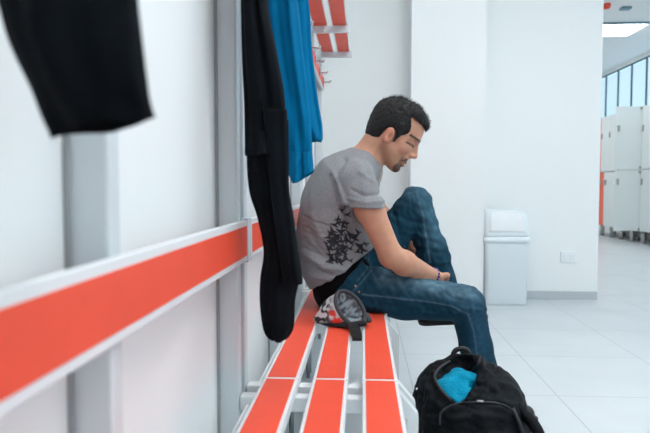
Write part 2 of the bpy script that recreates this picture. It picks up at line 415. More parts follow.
# ------------------------------------------------------------------ benches with backboard, hooks and rack
SZ = .44
def bench(y0, L, frames, label, hooks, rack=True):
    t = thing('changing_room_bench', label, 'bench', (0, y0, 0), 'changing room benches along the wall')
    for x0 in (-.237, -.1185, 0):
        bm = bmesh.new(); bx(bm, x0, x0+.084, 0, L, SZ-.026, SZ-.001, .002); sl = from_bm('seat_slat', bm, WHITE, t)
        box('red_top', RED, sl, x0+.008, x0+.076, .006, L-.006, SZ-.002, SZ+.0012, .0006)
    bm = bmesh.new(); bx(bm, -.285, -.271, 0, L, .726, .821, .002); bb = from_bm('back_board', bm, WHITE, t)
    box('red_face', RED, bb, -.272, -.2695, .026, L-.026, .739, .808, .0006)
    for e0 in (.0, L-.022): box('end_cap', ALU, bb, -.2862, -.2675, e0, e0+.022, .722, .826, .003)
    bm = bmesh.new(); bx(bm, -.285, -.271, 0, L, 1.565, 1.65, .002); hb = from_bm('hook_board', bm, WHITE, t)
    box('red_face', RED, hb, -.272, -.2695, .004, L-.004, 1.575, 1.64, .0006)
    for hy in hooks:
        bm = bmesh.new(); bx(bm, -.2705, -.262, hy-.012, hy+.012, 1.585, 1.63, .002)
        tube_bm(bm, [(-.264, hy, 1.60), (-.235, hy, 1.597), (-.222, hy, 1.60), (-.217, hy, 1.612)], .006, 8)
        from_bm('hook', bm, CHROME, hb, False)
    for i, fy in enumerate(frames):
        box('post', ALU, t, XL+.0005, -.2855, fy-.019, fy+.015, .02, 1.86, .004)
        box('post_gap_shade', mat('gap_shade_grey', (.33, .35, .36), .7), t, XL+.0005, XL+.006, fy-.026, fy+.022, .022, 1.855)  # grey strip standing in for the shadow gap between post and wall
        box('post_foot', RUBBER, t, XL+.0005, -.281, fy-.025, fy+.025, 0, .022, .003)
        bm = bmesh.new(); bx(bm, -.284, .07, fy-.016, fy+.016, SZ-.062, SZ-.027, .003)
        from_bm('cross_beam', bm, WHITE, t)
        # elbow and leg on the front side
        bm = bmesh.new(); pts = [(.05, SZ-.035), (.085, SZ-.012), (.128, SZ-.062), (.128, .015), (.103, .015), (.103, SZ-.073), (.072, SZ-.038), (.05, SZ-.06)]
        A = [bm.verts.new((x, fy-.016, z)) for x, z in pts]; B = [bm.verts.new((x, fy+.016, z)) for x, z in pts]
        bm.faces.new(A); bm.faces.new(B[::-1])
        for k in range(len(pts)): bm.faces.new((A[k], A[(k+1) % 8], B[(k+1) % 8], B[k]))
        from_bm('leg', bm, WHITE, t)
        box('leg_foot', RUBBER, t, .099, .132, fy-.02, fy+.02, 0, .018, .002)
        tube('rear_leg', CHROME, t, [(-.255, fy, .0), (-.255, fy, SZ-.06)], .009, 10)
        if rack:
            bm = bmesh.new(); bx(bm, -.305, -.078, fy-.012, fy+.012, 1.785, 1.825, .002)
            from_bm('rack_bracket', bm, ALU, t)
    box('rear_rail', WHITE, t, -.269, -.262, .01, L-.01, SZ-.06, SZ-.045, .002)
    if rack:
        for x0 in (-.285, -.175):
            bm = bmesh.new(); bx(bm, x0-.006, x0+.081, .0, L-.03, 1.8265, 1.838, .001); s = from_bm('rack_slat', bm, WHITE, t)
            box('red_underside', RED, s, x0, x0+.075, .004, L-.034, 1.824, 1.8275, .0005)
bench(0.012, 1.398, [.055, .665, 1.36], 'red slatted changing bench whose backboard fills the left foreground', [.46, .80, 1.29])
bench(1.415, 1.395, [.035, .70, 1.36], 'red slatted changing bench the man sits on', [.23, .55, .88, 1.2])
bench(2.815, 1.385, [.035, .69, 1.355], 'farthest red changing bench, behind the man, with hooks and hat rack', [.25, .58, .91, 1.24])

# ------------------------------------------------------------------ hanging clothes
def drape(rows, Yc, dy, seed=0, folds=5, fa=.22, seg=48, sub=8, lean=0, skew=0):
    """closed cloth tube: rows are (y_px, left_px, right_px) of its outline at depth Yc"""
    rr = spline(rows, sub); r = random.Random(seed); ph = [r.uniform(0, 6) for _ in range(6)]
    rings = []
    n = len(rr)
    for i, (py, l, rt) in enumerate(rr):
        u = i/(n-1); Y = Yc+lean*(1-u)
        a = W(l, py, Y); b = W(rt, py, Y); c = (a+b)/2; hx = (b.x-a.x)/2; ring = []
        z = a.z
        for k in range(seg):
            th = 2*PI*k/seg
            f = 1+fa*math.sin(folds*th+ph[0]+1.2*math.sin(2.2*u*3+ph[1]))*(.3+.7*abs(math.sin(th))) + .4*fa*math.sin((folds*2+1)*th+ph[2]+3*u)
            yy = dy*math.sin(th)*f*(.75+.25*math.sin(7*u+ph[3]))
            xx = hx*math.cos(th)*(1+.04*math.sin(9*u+ph[4]))
            ring.append(Vector((c.x+xx, Y+yy, z+skew*math.cos(th)*u**3+.0015*math.sin(3*th+ph[5])*(i > n-3))))
        rings.append(ring)
    last = rings[-1]; cc = sum(last, Vector())/seg
    rings.append([cc+(p-cc)*.9+Vector((0, 0, .004)) for p in last]); rings.append([cc+(p-cc)*.8+Vector((0, 0, .05)) for p in last])
    return rings
# near black trousers leg
bm = bmesh.new()
loft(bm, drape([(-395, 20, 60), (-330, -30, 100), (-200, -35, 125), (-90, -22, 128), (0, 3, 134), (45, 14, 141), (85, 31, 148), (110, 41, 152), (128, 52, 155)], .46, .035, 3, 4, .2, skew=.0075))
o = from_bm('black_trouser_leg', bm, BLACKCLOTH, None, True); o.name = 'trousers'; tag(o, 'blurred black trouser leg hanging at the top left in the foreground', 'trousers')
# black track trousers and jacket next to the blue shirt
bt = thing('tracksuit_trousers', 'black tracksuit trousers hanging over the bench left of the blue shirt', 'trousers', (-.2, 1.3, 1.6))
def put(o, par):
    M = Matrix.Translation(-Vector(par.location)); o.data.transform(M); o.parent = par
bm = bmesh.new()
loft(bm, drape([(-128, 258, 266), (-110, 248, 274), (-60, 242, 272), (0, 242, 267), (55, 242.5, 277), (97, 243.5, 285), (140, 244, 287.5), (151, 244.5, 288), (156, 246, 288)], 1.30, .05, 5, 5, .25, lean=0))
put(from_bm('waist', bm, BLACKCLOTH2, None, True), bt)
bm = bmesh.new()
loft(bm, drape([(120, 250, 288), (152, 247.5, 288), (190, 249.5, 289), (217, 257, 294), (250, 263, 298), (277, 260, 300), (300, 260, 295), (325, 263, 293.5), (336, 267, 289), (340, 272, 284)], 1.325, .038, 8, 4, .2))
put(from_bm('longer_leg', bm, BLACKCLOTH2, None, True), bt)
bm = bmesh.new()
loft(bm, drape([(110, 262, 287), (152, 266, 288), (190, 270, 289), (217, 274, 293.5), (250, 279, 298), (270, 282, 301.5), (281, 283, 303), (284, 284.5, 302)], 1.275, .028, 11, 3, .2))
put(from_bm('shorter_leg', bm, BLACKCLOTH2, None, True), bt)
# blue t-shirt
bs = thing('blue_shirt', 'bright blue shirt hanging beside the black tracksuit trousers', 'shirt', (-.2, 1.64, 1.6))
bm = bmesh.new()
loft(bm, drape([(-75, 272, 280), (-60, 264, 290), (0, 262, 309), (50, 266, 313), (100, 276, 318), (125, 282, 321.5), (138, 286, 322.5), (142, 288, 322)], 1.66, .05, 21, 6, .3))
put(from_bm('back_panel', bm, BLUECLOTH, None, True), bs)
rings = drape([(-50, 262, 285), (0, 264, 298), (50, 270, 303), (100, 280, 308), (130, 284, 311), (150, 285, 312.5), (165, 286, 314), (171, 287, 314)], 1.60, .04, 23, 5, .28)
for ring in rings[-14:]:       # the hem hangs in a point on the left
    for p in ring:
        u = (p.x - min(q.x for q in ring))/max(1e-6, max(q.x for q in ring)-min(q.x for q in ring))
zb = min(p.z for p in rings[-3]); zt = rings[-14][0].z
for ring in rings:
    xs = [q.x for q in ring]; a, b = min(xs), max(xs)
    for p in ring:
        f = max(0, min(1, (zt-p.z)/(zt-zb))); u = (p.x-a)/max(1e-6, b-a)
        d = .0385*(1-abs(u-.27)/.27)*1.0 if u < .27 else .0385*(1-(u-.27)/.73)
        p.z -= f*max(0, d)
bm = bmesh.new(); loft(bm, rings); put(from_bm('front_panel', bm, BLUECLOTH, None, True), bs)

# ------------------------------------------------------------------ the man
YC = 2.31
root = thing('person', 'seated dark-haired man in a grey printed T-shirt and blue jeans, leaning over his lifted foot', 'person', (0.02, YC, 0))
# head frame
pitch = math.radians(35); hc, hs = math.cos(pitch), math.sin(pitch); yaw = math.radians(0)
HO = np.array(W(395, 132.5, YC)); HS = 1.02
Fh = np.array([hc, 0, -hs]); Uh = np.array([hs, 0, hc]); Sh = np.array([0, 1, 0])
HM = np.stack([Fh, Sh, Uh], 1)
def HP(x, y, z): return HO + HS*(Fh*x+Sh*y+Uh*z)
def hr(*r): return [HS*v for v in r]
torso = [(338, 286, .100, .165), (332, 262, .112, .165), (331, 232, .120, .168), (336, 205, .126, .182), (346, 183, .115, .188), (357, 172, .085, .165)]
def torso_into(S, dr, k=.05):
    for (a, b) in zip(torso, torso[1:]):
        ys = (a[3]+b[3])/(a[2]+b[2])
        S.cone(W(a[0], a[1], YC), W(b[0], b[1], YC), a[2]+dr, b[2]+dr, k, ys)
NS = W(357, 181, 2.135); FS = W(352, 183, 2.475)          # shoulders
NE = W(391, 256, 2.10); NW = W(433, 276, 2.27)             # near elbow, wrist
FE = W(409, 247, 2.55); FW = W(441, 277, 2.47)
HN = W(350, 286, 2.215); KN = W(467, 304, 2.19); AN = Vector((.475, 2.30, .10))
HF = W(356, 283, 2.40); KF = W(416, 202, 2.42); AF = W(449, 306, 2.43)
B = SDF((-.3, 1.9, 0.0), (.76, 2.8, 1.32), .004)
torso_into(B, -.014)
B.cone(NS, W(370, 210, 2.11), .05, .05, .03); B.cone(W(370, 210, 2.11), NE, .049, .040, .02)
B.cone(NE, W(404, 263, 2.14), .040, .043, .02); B.cone(W(404, 263, 2.14), NW, .043, .027, .02)
B.cone(FS, FE, .05, .04, .03); B.cone(FE, FW, .042, .026, .02)
for a, b, c in ((HN, KN, AN), (HF, KF, AF)):
    B.cone(a, b, .07, .05, .03); B.cone(b, b*.6+c*.4, .046, .045, .02); B.cone(b*.6+c*.4, c, .045, .03, .02)
    B.cone(c+Vector((-.04, 0, -.045)), c+Vector((.09, 0, -.058)), .026, .016, .02)
B.cone(W(361, 166, YC), HP(-.035, 0, -.05), .062, .054, .03, 1.05)
B.cone(W(362, 170, YC), W(362, 172, YC), .07, .07, .04, 1.6)
# head
B.ell(HP(-.006, 0, .035), hr(.098, .077, .084), HM, .01)
B.ell(HP(.036, 0, -.025), hr(.054, .060, .082), HM, .03)
for s in (-1, 1):
    B.cone(HP(-.002, s*.052, -.055), HP(.062, s*.018, -.103), .020, .018, .025)
    B.ell(HP(.058, s*.040, -.028), hr(.022, .02, .022), HM, .02)
    B.ell(HP(.089, s*.034, -.002), hr(.011, .015, .011), HM, .012, 'sub')
    B.ell(HP(.0735, s*.031, -.003), hr(.0135, .0145, .0125), HM, .003)
    B.ell(HP(-.014, s*.083, -.030), hr(.019, .009, .032), HM, .005)
    B.ell(HP(-.009, s*.093, -.026), hr(.011, .008, .020), HM, .003, 'sub'); B.cone(HP(-.026, s*.090, -.012), HP(-.020, s*.090, -.048), .005, .004, .004)
    B.ell(HP(.1, s*.012, -.0375), hr(.010, .007, .008), HM, .006)
B.cone(HP(.075, 0, -.103), HP(.079, 0, -.106), .018, .017, .015)
B.ell(HP(.082, 0, .021), hr(.014, .05, .010), HM, .012)
B.cone(HP(.078, 0, .012), HP(.094, 0, -.034), .011, .015, .008); B.cone(HP(.089, 0, .012), HP(.113, 0, -.031), .0075, .0095, .009)
B.ell(HP(.084, 0, -.062), hr(.014, .026, .018), HM, .014)
B.ell(HP(.0935, 0, -.0705), hr(.010, .021, .0065), HM, .004)
B.ell(HP(.0915, 0, -.0835), hr(.010, .019, .007), HM, .004)
B.ell(HP(.103, 0, -.077), hr(.012, .024, .0022), HM, .002, 'sub')
# hands closing on the lifted ankle
def hand(Wp, palm, fdir, side, nrm, thumb_side, curl):
    """Wp wrist, palm length direction, side = across the knuckles (index to little), nrm = back of hand"""
    pd = Vector(palm).normalized(); sd = Vector(side).normalized(); nr = Vector(nrm).normalized()
    Kc = Wp+pd*.085
    for j in range(4):
        off = sd*(-.030+.020*j)
        B.cone(Wp+off*.55, Kc+off-pd*(.004*abs(j-1)), .015, .0115, .008)
    for j, ln in enumerate((.072, .080, .074, .058)):
        p = Kc+sd*(-.030+.020*j)-pd*(.004*abs(j-1)); d = pd.copy(); r = .0092
        for q, fr in enumerate((.45, .30, .25)):
            d = (d - nr*curl[q]).normalized(); p2 = p+d*ln*fr; B.cone(p, p2, r, r*.92, .002); p = p2; r *= .92
    tp = Wp+pd*.022-sd*.026; t1 = tp+(pd*.6-sd*.75-nr*.35).normalized()*.036; t2 = t1+(pd*.8-sd*.1-nr*.6).normalized()*.03; t3 = t2+(pd*.7+sd*.25-nr*.7).normalized()*.026
    B.cone(tp, t1, .0145, .0115, .01); B.cone(t1, t2, .0112, .0102, .004); B.cone(t2, t3, .0102, .009, .003)
hand(NW, (.30, .42, -.95), None, (-.55, .35, -.6), (.35, -.85, -.15), 1, (.35, .55, .5))
hand(FW, (.55, -.12, -.62), None, (.2, -.45, -.85), (.45, .75, -.15), 1, (.35, .6, .5))
V, Fq = B.mesh(); V = smooth_mesh(V, Fq, 1, .4)
loc = (V-HO)@HM/HS; px, py = to_px(V)
x, y, z = loc.T; near_head = (np.abs(y) < .12) & (x > -.15) & (z > -.14) & (V[:, 2] > .9)
col = np.tile(np.array([.57, .29, .185]), (len(V), 1))
nz = noise3(V, 45, 2)
col = mixc(col, (.62, .30, .20), sstep(-.5, 1, nz)*.5)
blob = lambda cx, cz, rx, rz, soft=.4: near_head*sstep(1+soft, 1-soft, np.sqrt(((x-cx)/rx)**2+((z-cz)/rz)**2))
col = mixc(col, (.68, .30, .21), blob(.055, -.03, .03, .03)*.35)              # cheek
col = mixc(col, (.62, .24, .17), blob(-.014, -.028, .022, .034)*.6)
col = mixc(col, (.25, .09, .06), blob(-.006, -.028, .007, .012, .6)*(np.abs(y) > .07)*.8)            # ear
stub = near_head*np.clip(sstep(-.052, -.075, z+.25*(x-.03)-.0)*(x > -.02), 0, 1)
col = mixc(col, (.20, .10, .075), stub*.26)
beard = near_head*(np.clip(sstep(.024, .014, np.sqrt((x-.086)**2+(z+.107)**2))+sstep(.009, .005, np.abs(z+.0605+(.0975-x)*.35))*(x > .065)*(np.abs(y) < .026) + sstep(.007, .004, np.abs(x-.077))*(z < -.06)*(z > -.1)*.5, 0, 1))
col = mixc(col, (.035, .02, .018), beard*.85)
lips = near_head*(np.abs(z+.077) < .0105)*(x > .086)*(np.abs(y) < .02)
col = mixc(col, (.36, .135, .11), lips*.5)
brow = near_head*sstep(.0055, .0030, np.abs(z-.021-.10*(x-.085)))*(x > .035)*(np.abs(y) > .01)*(np.abs(y) < .065)
col = mixc(col, (.02, .013, .012), brow*.92)
lid = near_head*sstep(.0048, .0026, np.abs(z+.0085-.15*(x-.075)))*(x > .052)*(x < .092)*(np.abs(y) > .016)*(np.abs(y) < .066)
col = mixc(col, (.03, .018, .016), lid*.9)
col = mixc(col, (.30, .13, .09), near_head*sstep(.014, .006, np.abs(z-.004))*(x > .055)*(x < .09)*(np.abs(y) > .016)*(np.abs(y) < .062)*.5)  # eye socket shading painted darker into the skin colour
body = np_obj('body', V, Fq, SKIN, root, col, root.location)

# hair
Hh = SDF(HO-.17, HO+.17, .003)
Hh.ell(HP(-.012, 0, .040), hr(.105, .085, .086), HM, .01)
Hh.ell(HP(-.050, 0, -.015), hr(.054, .069, .072), HM, .03)
Hh.cone(HP(.02, 0, .096), HP(.077, 0, .085), .026, .013, .03, 2.4)
for s in (-1, 1): Hh.cone(HP(.006, s*.073, .02), HP(.010, s*.070, -.030), .018, .010, .012)
P = np.stack(np.meshgrid(*Hh.ax, indexing='ij'), -1).reshape(-1, 3); L_ = (P-HO)@HM/HS; x, y, z = L_.T
cut = np.minimum(x-(.030+.012*np.sin(60*z)+.0), .070-z+.10*np.abs(y)-.35*(x-.09)*(x < .09)*0)     # forehead and temple
cut = np.minimum(cut, .0755-z)
ear = .032-np.sqrt((x+.013)**2*1.6+(z+.034)**2*.75)*1.0 + 0*np.abs(y)
low = np.minimum(-.048-z-.55*(x+.03), x+.032)
nape = -.078-z-.3*(x+.06)
m_ = np.maximum.reduce([cut, np.where(np.abs(y) > .045, ear, -1), low, nape])
Hh.F = np.maximum(Hh.F, (m_*HS).reshape(Hh.F.shape)).astype(np.float32)
V, Fq = Hh.mesh(); V = smooth_mesh(V, Fq, 2, .5); N = normals(V, Fq)
loc = (V-HO)@HM/HS
V = V+N*(.0012*noise3(V*np.array([1, 1, 1]), 160, 4)+.002*noise3(V, 70, 9)*(loc[:, 2] > .06))[:, None]
nv = len(V); idx = rng.choice(nv, 2600); SV = [V]; SF = [Fq]; base = nv
for i in idx:
    l = loc[i]; top = max(0, (l[2]-.05)/.06)
    if l[2] < -.07 and rng.random() < .6: continue
    d = N[i]*(.25+.25*top) + Fh*(.55 if l[0] > -.03 else -.1) + Uh*(.25*top-.5*(1-min(1, top))) + rng.normal(size=3)*.22
    d /= np.linalg.norm(d); ln = (.006+.009*min(top, 1))*rng.uniform(.5, 1.3); r = .0016
    a = np.cross(d, N[i]+.01); a /= np.linalg.norm(a)+1e-9; b = np.cross(d, a); p = V[i]-N[i]*.002
    q = [p+a*r, p-a*r*.5+b*r*.87, p-a*r*.5-b*r*.87, p+d*ln]
    SV.append(np.array(q)); SF.append(np.array([[base, base+1, base+3, base+3], [base+1, base+2, base+3, base+3], [base+2, base, base+3, base+3]])); base += 4
VV = np.concatenate(SV); core = Fq; tris = np.concatenate(SF[1:])[:, :3]
me = bpy.data.meshes.new('hair')
loc0 = np.array(root.location)
me.from_pydata((VV-loc0).tolist(), [], core.tolist()+tris.tolist()); link('hair', me, HAIR, root, True)

# t-shirt
S = SDF((-.32, 1.9, .38), (.30, 2.75, 1.14), .0032)
torso_into(S, 0)
S.cone(NS, W(367, 214, 2.105), .064, .070, .04); S.cone(FS, W(362, 212, 2.52), .062, .066, .04)
S.cone(W(359, 169, YC), W(363, 168, YC), .072, .068, .03, 1.5)
# drape over the belly
S.cone(W(352, 240, 2.28), W(346, 270, 2.28), .085, .085, .04, 1.4)
sc_a = np.array(W(346, 207, 2.1)); sc_b = np.array(W(385, 208.5, 2.1)); t_ = sc_b-sc_a; t_ /= np.linalg.norm(t_); ndir = np.array([t_[2]*-1, 0, t_[0]])
X, Y_, Z = S.ax[0][:, None, None], S.ax[1][None, :, None], S.ax[2][None, None, :]
# sleeve ends: cut only the part of the sleeve tubes outside the torso
T = SDF((-.32, 1.9, .38), (.30, 2.75, 1.14), .0032); torso_into(T, .002); T.cone(W(352, 240, 2.28), W(346, 270, 2.28), .087, .087, .04, 1.4)
pl = (sc_a[2] + (X-sc_a[0])*t_[2]/t_[0]) - Z
S.F = np.where(T.F < 0, S.F, np.maximum(S.F, pl)).astype(np.float32)
# hem line rising to the front
h0 = W(312, 289, YC-.1); h1 = W(369, 253, YC-.12); sl = (h1.z-h0.z)/(h1.x-h0.x)
hem = (h0.z+(X-h0.x)*sl) - Z + 0*Y_
S.F = np.maximum(S.F, hem*.8).astype(np.float32)
# neck hole
nh = np.array(W(371, 157, YC)); nd = np.array(HP(0, 0, 0))-np.array(W(362, 168, YC)); nd /= np.linalg.norm(nd)
S.cone(nh-nd*.035, nh+nd*.10, .052, .085, .004, 1.1, 'sub')
V, Fq = S.mesh(); V = smooth_mesh(V, Fq, 3, .5); N = normals(V, Fq); px, py = to_px(V)
def fold(px, py, pts, wd, amp):      # a crease along a polyline drawn on the near side
    d = np.full(len(px), 1e3); 
    for (x0, y0), (x1, y1) in zip(pts, pts[1:]):
        ex, ey = x1-x0, y1-y0; t = np.clip(((px-x0)*ex+(py-y0)*ey)/(ex*ex+ey*ey), 0, 1)
        d = np.minimum(d, np.hypot(px-x0-t*ex, py-y0-t*ey))
    return amp*np.exp(-(d/wd)**2)
nearside = (V[:, 1] < YC+.02)
dsp = .0022*noise3(V*np.array([1, 1, .5]), 28, 3)
for k_ in range(9):     # creases that run round the waist and up the side
    y_ = 222+8*k_; dsp = dsp+nearside*fold(px, py, [(303+k_*.6, y_-6), (316, y_), (330+3*(k_ % 3), y_+5-2*(k_ % 2))], 1.5, (.0016 if k_ % 2 else -.0022))
for pts, wd, a in [([(333, 173), (339, 187), (346, 203)], 2.2, .006), ([(330, 176), (336, 190), (342, 208)], 2, -.006), ([(305, 240), (322, 258), (345, 268)], 2.5, -.004), ([(304, 252), (325, 268), (350, 270)], 2.5, .005),
                   ([(310, 275), (330, 279), (352, 268)], 2.2, .004), ([(306, 262), (322, 272), (340, 277)], 2, -.004), ([(312, 215), (320, 235), (336, 250)], 3, .004), ([(308, 228), (316, 245), (334, 262)], 2.5, -.004),
                   ([(352, 190), (365, 196), (382, 194)], 2.2, -.004), ([(350, 199), (366, 203), (384, 201)], 2, .003), ([(360, 172), (372, 180), (382, 190)], 2.2, .003), ([(345, 208), (352, 228), (358, 250)], 3, -.006), ([(362, 262), (350, 274), (335, 285)], 2, -.003),
                   ([(345, 160), (337, 172), (336, 186)], 2.5, -.004)]:
    dsp = dsp+nearside*fold(px, py, pts, wd, a)
V = V+N*(dsp*1.4)[:, None]
col = np.tile(np.array([.255, .258, .27]), (len(V), 1))
# black print of flying birds
def seg_d(px, py, ax, ay, bx_, by):
    ex, ey = bx_-ax, by-ay; t = np.clip(((px-ax)*ex+(py-ay)*ey)/(ex*ex+ey*ey+1e-9), 0, 1); return np.hypot(px-ax-t*ex, py-ay-t*ey), t
pr = np.zeros(len(V)); r = random.Random(12)
birds = [(345.5, 207, 3.0, .3), (342, 211, 3.0, .2), (348.5, 215.5, 3.4, -.4), (347, 224, 3.2, .5), (338, 219, 3.5, -.8), (343, 226, 4.5, 1.0), (335, 225, 4, -.2), (332, 231, 4.5, .8), (329, 237, 4, -.6), (336, 236, 5, .3),
         (331, 243, 4.5, .2), (341, 232, 5, .1), (350, 235, 5, .5), (355, 238, 5, -.3), (347, 240, 4.5, .9), (352, 243, 4, 0), (329, 249, 4.5, .5), (336, 249, 4, -.5), (343, 248, 4.5, .4), (345, 253, 3.5, -.3), (331, 256, 4.5, 0), (337, 259, 4.5, .7),
         (330, 262, 4, -.4), (341, 262, 4, .2), (360, 246, 4.5, .1), (363, 250, 4.5, .8), (359, 252, 3.5, -.6), (366, 244, 3, .3), (358, 232, 3, .6), (326.5, 243, 3, .1), (341, 241, 3.6, -1), (334, 240, 3.4, 1.3)]
birds += [(329+22*r.random(), 221+42*r.random(), r.uniform(2.5, 4), r.uniform(-1.5, 1.5)) for _ in range(26)]+[(327+20*r.random(), 236+26*r.random(), r.uniform(2.5, 4), r.uniform(-1.5, 1.5)) for _ in range(14)]
for cx, cy, s_, a0 in birds:
    ca, sa = math.cos(a0), math.sin(a0)
    for (ax, ay, b_x, b_y, w0, w1) in ((0, 0, -1.1, -.55, .42, .08), (0, 0, 1.1, -.65, .42, .08), (-.25, -.1, .45, .6, .30, .20), (.3, .4, .7, .75, .18, .05)):
        A = (cx+s_*(ax*ca-ay*sa), cy+s_*(ax*sa+ay*ca)); Bp = (cx+s_*(b_x*ca-b_y*sa), cy+s_*(b_x*sa+b_y*ca))
        d, t = seg_d(px, py, *A, *Bp); wr_ = s_*(w0+(w1-w0)*t)*.85
        pr = np.maximum(pr, sstep(.55, -.35, d-wr_))
pr *= (N[:, 1] < .1)*nearside
col = mixc(col, (.012, .012, .016), pr*.95)
shirt = np_obj('t_shirt', V, Fq, SHIRT, root, col, root.location)
tube('collar', mat('grey_rib', (.24, .24, .25), .9), shirt, [Vector(p)-Vector(root.location) for p in []] or [Vector(nh-nd*.012)+Vector(np.array([nd[2], 0, -nd[0]])*.058*math.cos(a)+np.array([0, 1, 0])*.066*math.sin(a))-Vector(root.location) for a in [2*PI*k/28 for k in range(28)]], .0055, 8, True)

# jeans
J = SDF((-.25, 2.0, .05), (.62, 2.62, 1.0), .0036)
for a, b in zip(torso[:1], [(334, 272, .104, .165)]):
    J.cone(W(339, 290, YC), W(345, 272, YC), .100, .088, .03, 1.55)
J.cone(W(345, 285, YC), W(344, 262, YC), .100, .098, .02, 1.55)
J.cone(W(350, 296, 2.30), W(362, 292, 2.30), .075, .08, .03, 1.9)
TM = W(405, 296.5, 2.21)
J.cone(HN+Vector((.0, 0, .0)), TM, .090, .083, .03); J.cone(TM, KN-Vector((.01, 0, -.002)), .083, .066, .02)
J.cone(KN, KN*.55+AN*.45, .064, .058, .015); J.cone(KN*.55+AN*.45, AN+Vector((0, 0, .01)), .058, .066, .02)
J.cone(HF, KF*.55+HF*.45, .092, .078, .03); J.cone(KF*.55+HF*.45, KF, .078, .059, .02)
J.cone(KF, KF*.5+AF*.5, .059, .062, .015); J.cone(KF*.5+AF*.5, AF, .062, .058, .02)
# clip at cuffs and at waist
dN = (AN-KN).normalized(); dF = (AF-KF).normalized()
def halfcut(S, p, n, c, R):
    X, Y_, Z = S.ax[0][:, None, None], S.ax[1][None, :, None], S.ax[2][None, None, :]
    d = (X-p[0])*n[0]+(Y_-p[1])*n[1]+(Z-p[2])*n[2]; m = ((X-c[0])**2+(Y_-c[1])**2+(Z-c[2])**2) < R*R
    S.F = np.where(m, np.maximum(S.F, d), S.F).astype(np.float32)
halfcut(J, AN-dN*.02, dN, AN+dN*.05, .13); halfcut(J, AF-dF*.005, dF, AF+dF*.05, .11)
halfcut(J, W(342, 283, YC-.15), Vector((-.74, 0, .67)).normalized(), W(330, 258, YC), .26)
# flatten on the seat
X, Y_, Z = J.ax[0][:, None, None], J.ax[1][None, :, None], J.ax[2][None, None, :]
J.F = np.where(X < .09, np.maximum(J.F, (.4425-Z)), J.F).astype(np.float32)
V, Fq = J.mesh(); V = smooth_mesh(V, Fq, 3, .5); N = normals(V, Fq); px, py = to_px(V)
leg_near = V[:, 1] < YC-.015
dsp = .003*noise3(V, 30, 6)+.0018*noise3(V, 70, 8)
for k_ in range(7):     # ripples behind the knee and at the hip
    dsp = dsp+leg_near*fold(px, py, [(447, 318+5*k_), (458+k_, 315+6*k_), (472, 318+6*k_)], 1.6, (.003 if k_ % 2 else -.003))+leg_near*fold(px, py, [(362+6*k_, 268+k_), (366+6*k_, 280), (378+5*k_, 294)], 1.8, (.0022 if k_ % 2 else -.0025))
for pts, wd, a in [([(450, 322), (462, 314), (478, 318)], 2, -.006), ([(448, 318), (462, 308), (480, 310)], 2, .004), ([(452, 330), (466, 324), (484, 328)], 2, -.004), ([(375, 300), (400, 308), (440, 313)], 2.5, -.003),
                   ([(366, 262), (376, 276), (382, 292)], 2.5, -.005), ([(372, 262), (386, 272), (400, 276)], 2.5, .004), ([(440, 288), (452, 298), (462, 300)], 2, -.004), ([(458, 335), (470, 345), (486, 343)], 2.5, .004), ([(360, 270), (368, 290), (376, 305)], 2, .003),
                   ([(470, 300), (474, 320), (478, 350)], 1.5, .002), ([(350, 300), (372, 306), (400, 314)], 2, .004)]:
    dsp = dsp+leg_near*fold(px, py, pts, wd, a)
for pts, wd, a in [([(395, 215), (412, 222), (438, 226)], 2.5, -.004), ([(402, 232), (420, 236), (441, 240)], 2.5, .004), ([(410, 250), (428, 250), (446, 254)], 2.5, -.005), ([(412, 262), (430, 264), (448, 262)], 2, .004), ([(390, 205), (398, 225), (400, 240)], 2.5, -.004)]:
    dsp = dsp+(~leg_near)*fold(px, py, pts, wd, a)
keep = V[:, 2] > .45
V = V+N*(dsp*keep)[:, None]
col = np.tile(np.array([.005, .040, .070]), (len(V), 1))
# worn paler denim on the thigh tops and knees, paler seams
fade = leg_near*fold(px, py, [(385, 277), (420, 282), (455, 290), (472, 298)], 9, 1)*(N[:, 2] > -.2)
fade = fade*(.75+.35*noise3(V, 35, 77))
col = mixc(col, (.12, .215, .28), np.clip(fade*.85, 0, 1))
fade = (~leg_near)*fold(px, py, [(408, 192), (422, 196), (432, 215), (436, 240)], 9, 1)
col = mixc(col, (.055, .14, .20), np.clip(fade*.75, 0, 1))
fade = leg_near*fold(px, py, [(470, 305), (478, 330), (480, 361)], 7, 1)
col = mixc(col, (.03, .10, .17), np.clip(fade*.6, 0, 1))
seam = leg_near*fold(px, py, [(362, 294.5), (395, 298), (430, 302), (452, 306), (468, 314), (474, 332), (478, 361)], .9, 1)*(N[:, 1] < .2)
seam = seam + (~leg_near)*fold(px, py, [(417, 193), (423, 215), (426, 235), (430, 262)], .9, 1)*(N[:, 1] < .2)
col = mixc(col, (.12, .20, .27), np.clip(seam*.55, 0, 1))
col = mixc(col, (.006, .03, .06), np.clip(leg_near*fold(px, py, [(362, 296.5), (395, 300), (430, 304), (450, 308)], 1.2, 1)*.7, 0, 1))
poc = leg_near*(fold(px, py, [(369, 258), (372, 270), (360, 284), (352, 292)], .7, 1)+fold(px, py, [(366, 257), (368, 268), (357, 281)], .6, 1))*(N[:, 1] < .2)
col = mixc(col, (.11, .17, .22), np.clip(poc*.45, 0, 1))
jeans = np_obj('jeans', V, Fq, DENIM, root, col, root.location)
bvj = BVHTree.FromPolygons([tuple(v) for v in V], [tuple(f) for f in Fq])
def on(bv, px, py, off=.0):
    d = ray(px, py).normalized(); h = bv.ray_cast(CL, d)
    return (h[0]-d*off) if h[0] is not None else None
for q in ((355.5, 286), (359, 292)):
    p = on(bvj, *q, .001)
    if p:
        bm = bmesh.new(); bmesh.ops.create_icosphere(bm, subdivisions=2, radius=.0042)
        o = from_bm('rivet', bm, BRASS, jeans, True); o.location = p-Vector(root.location)
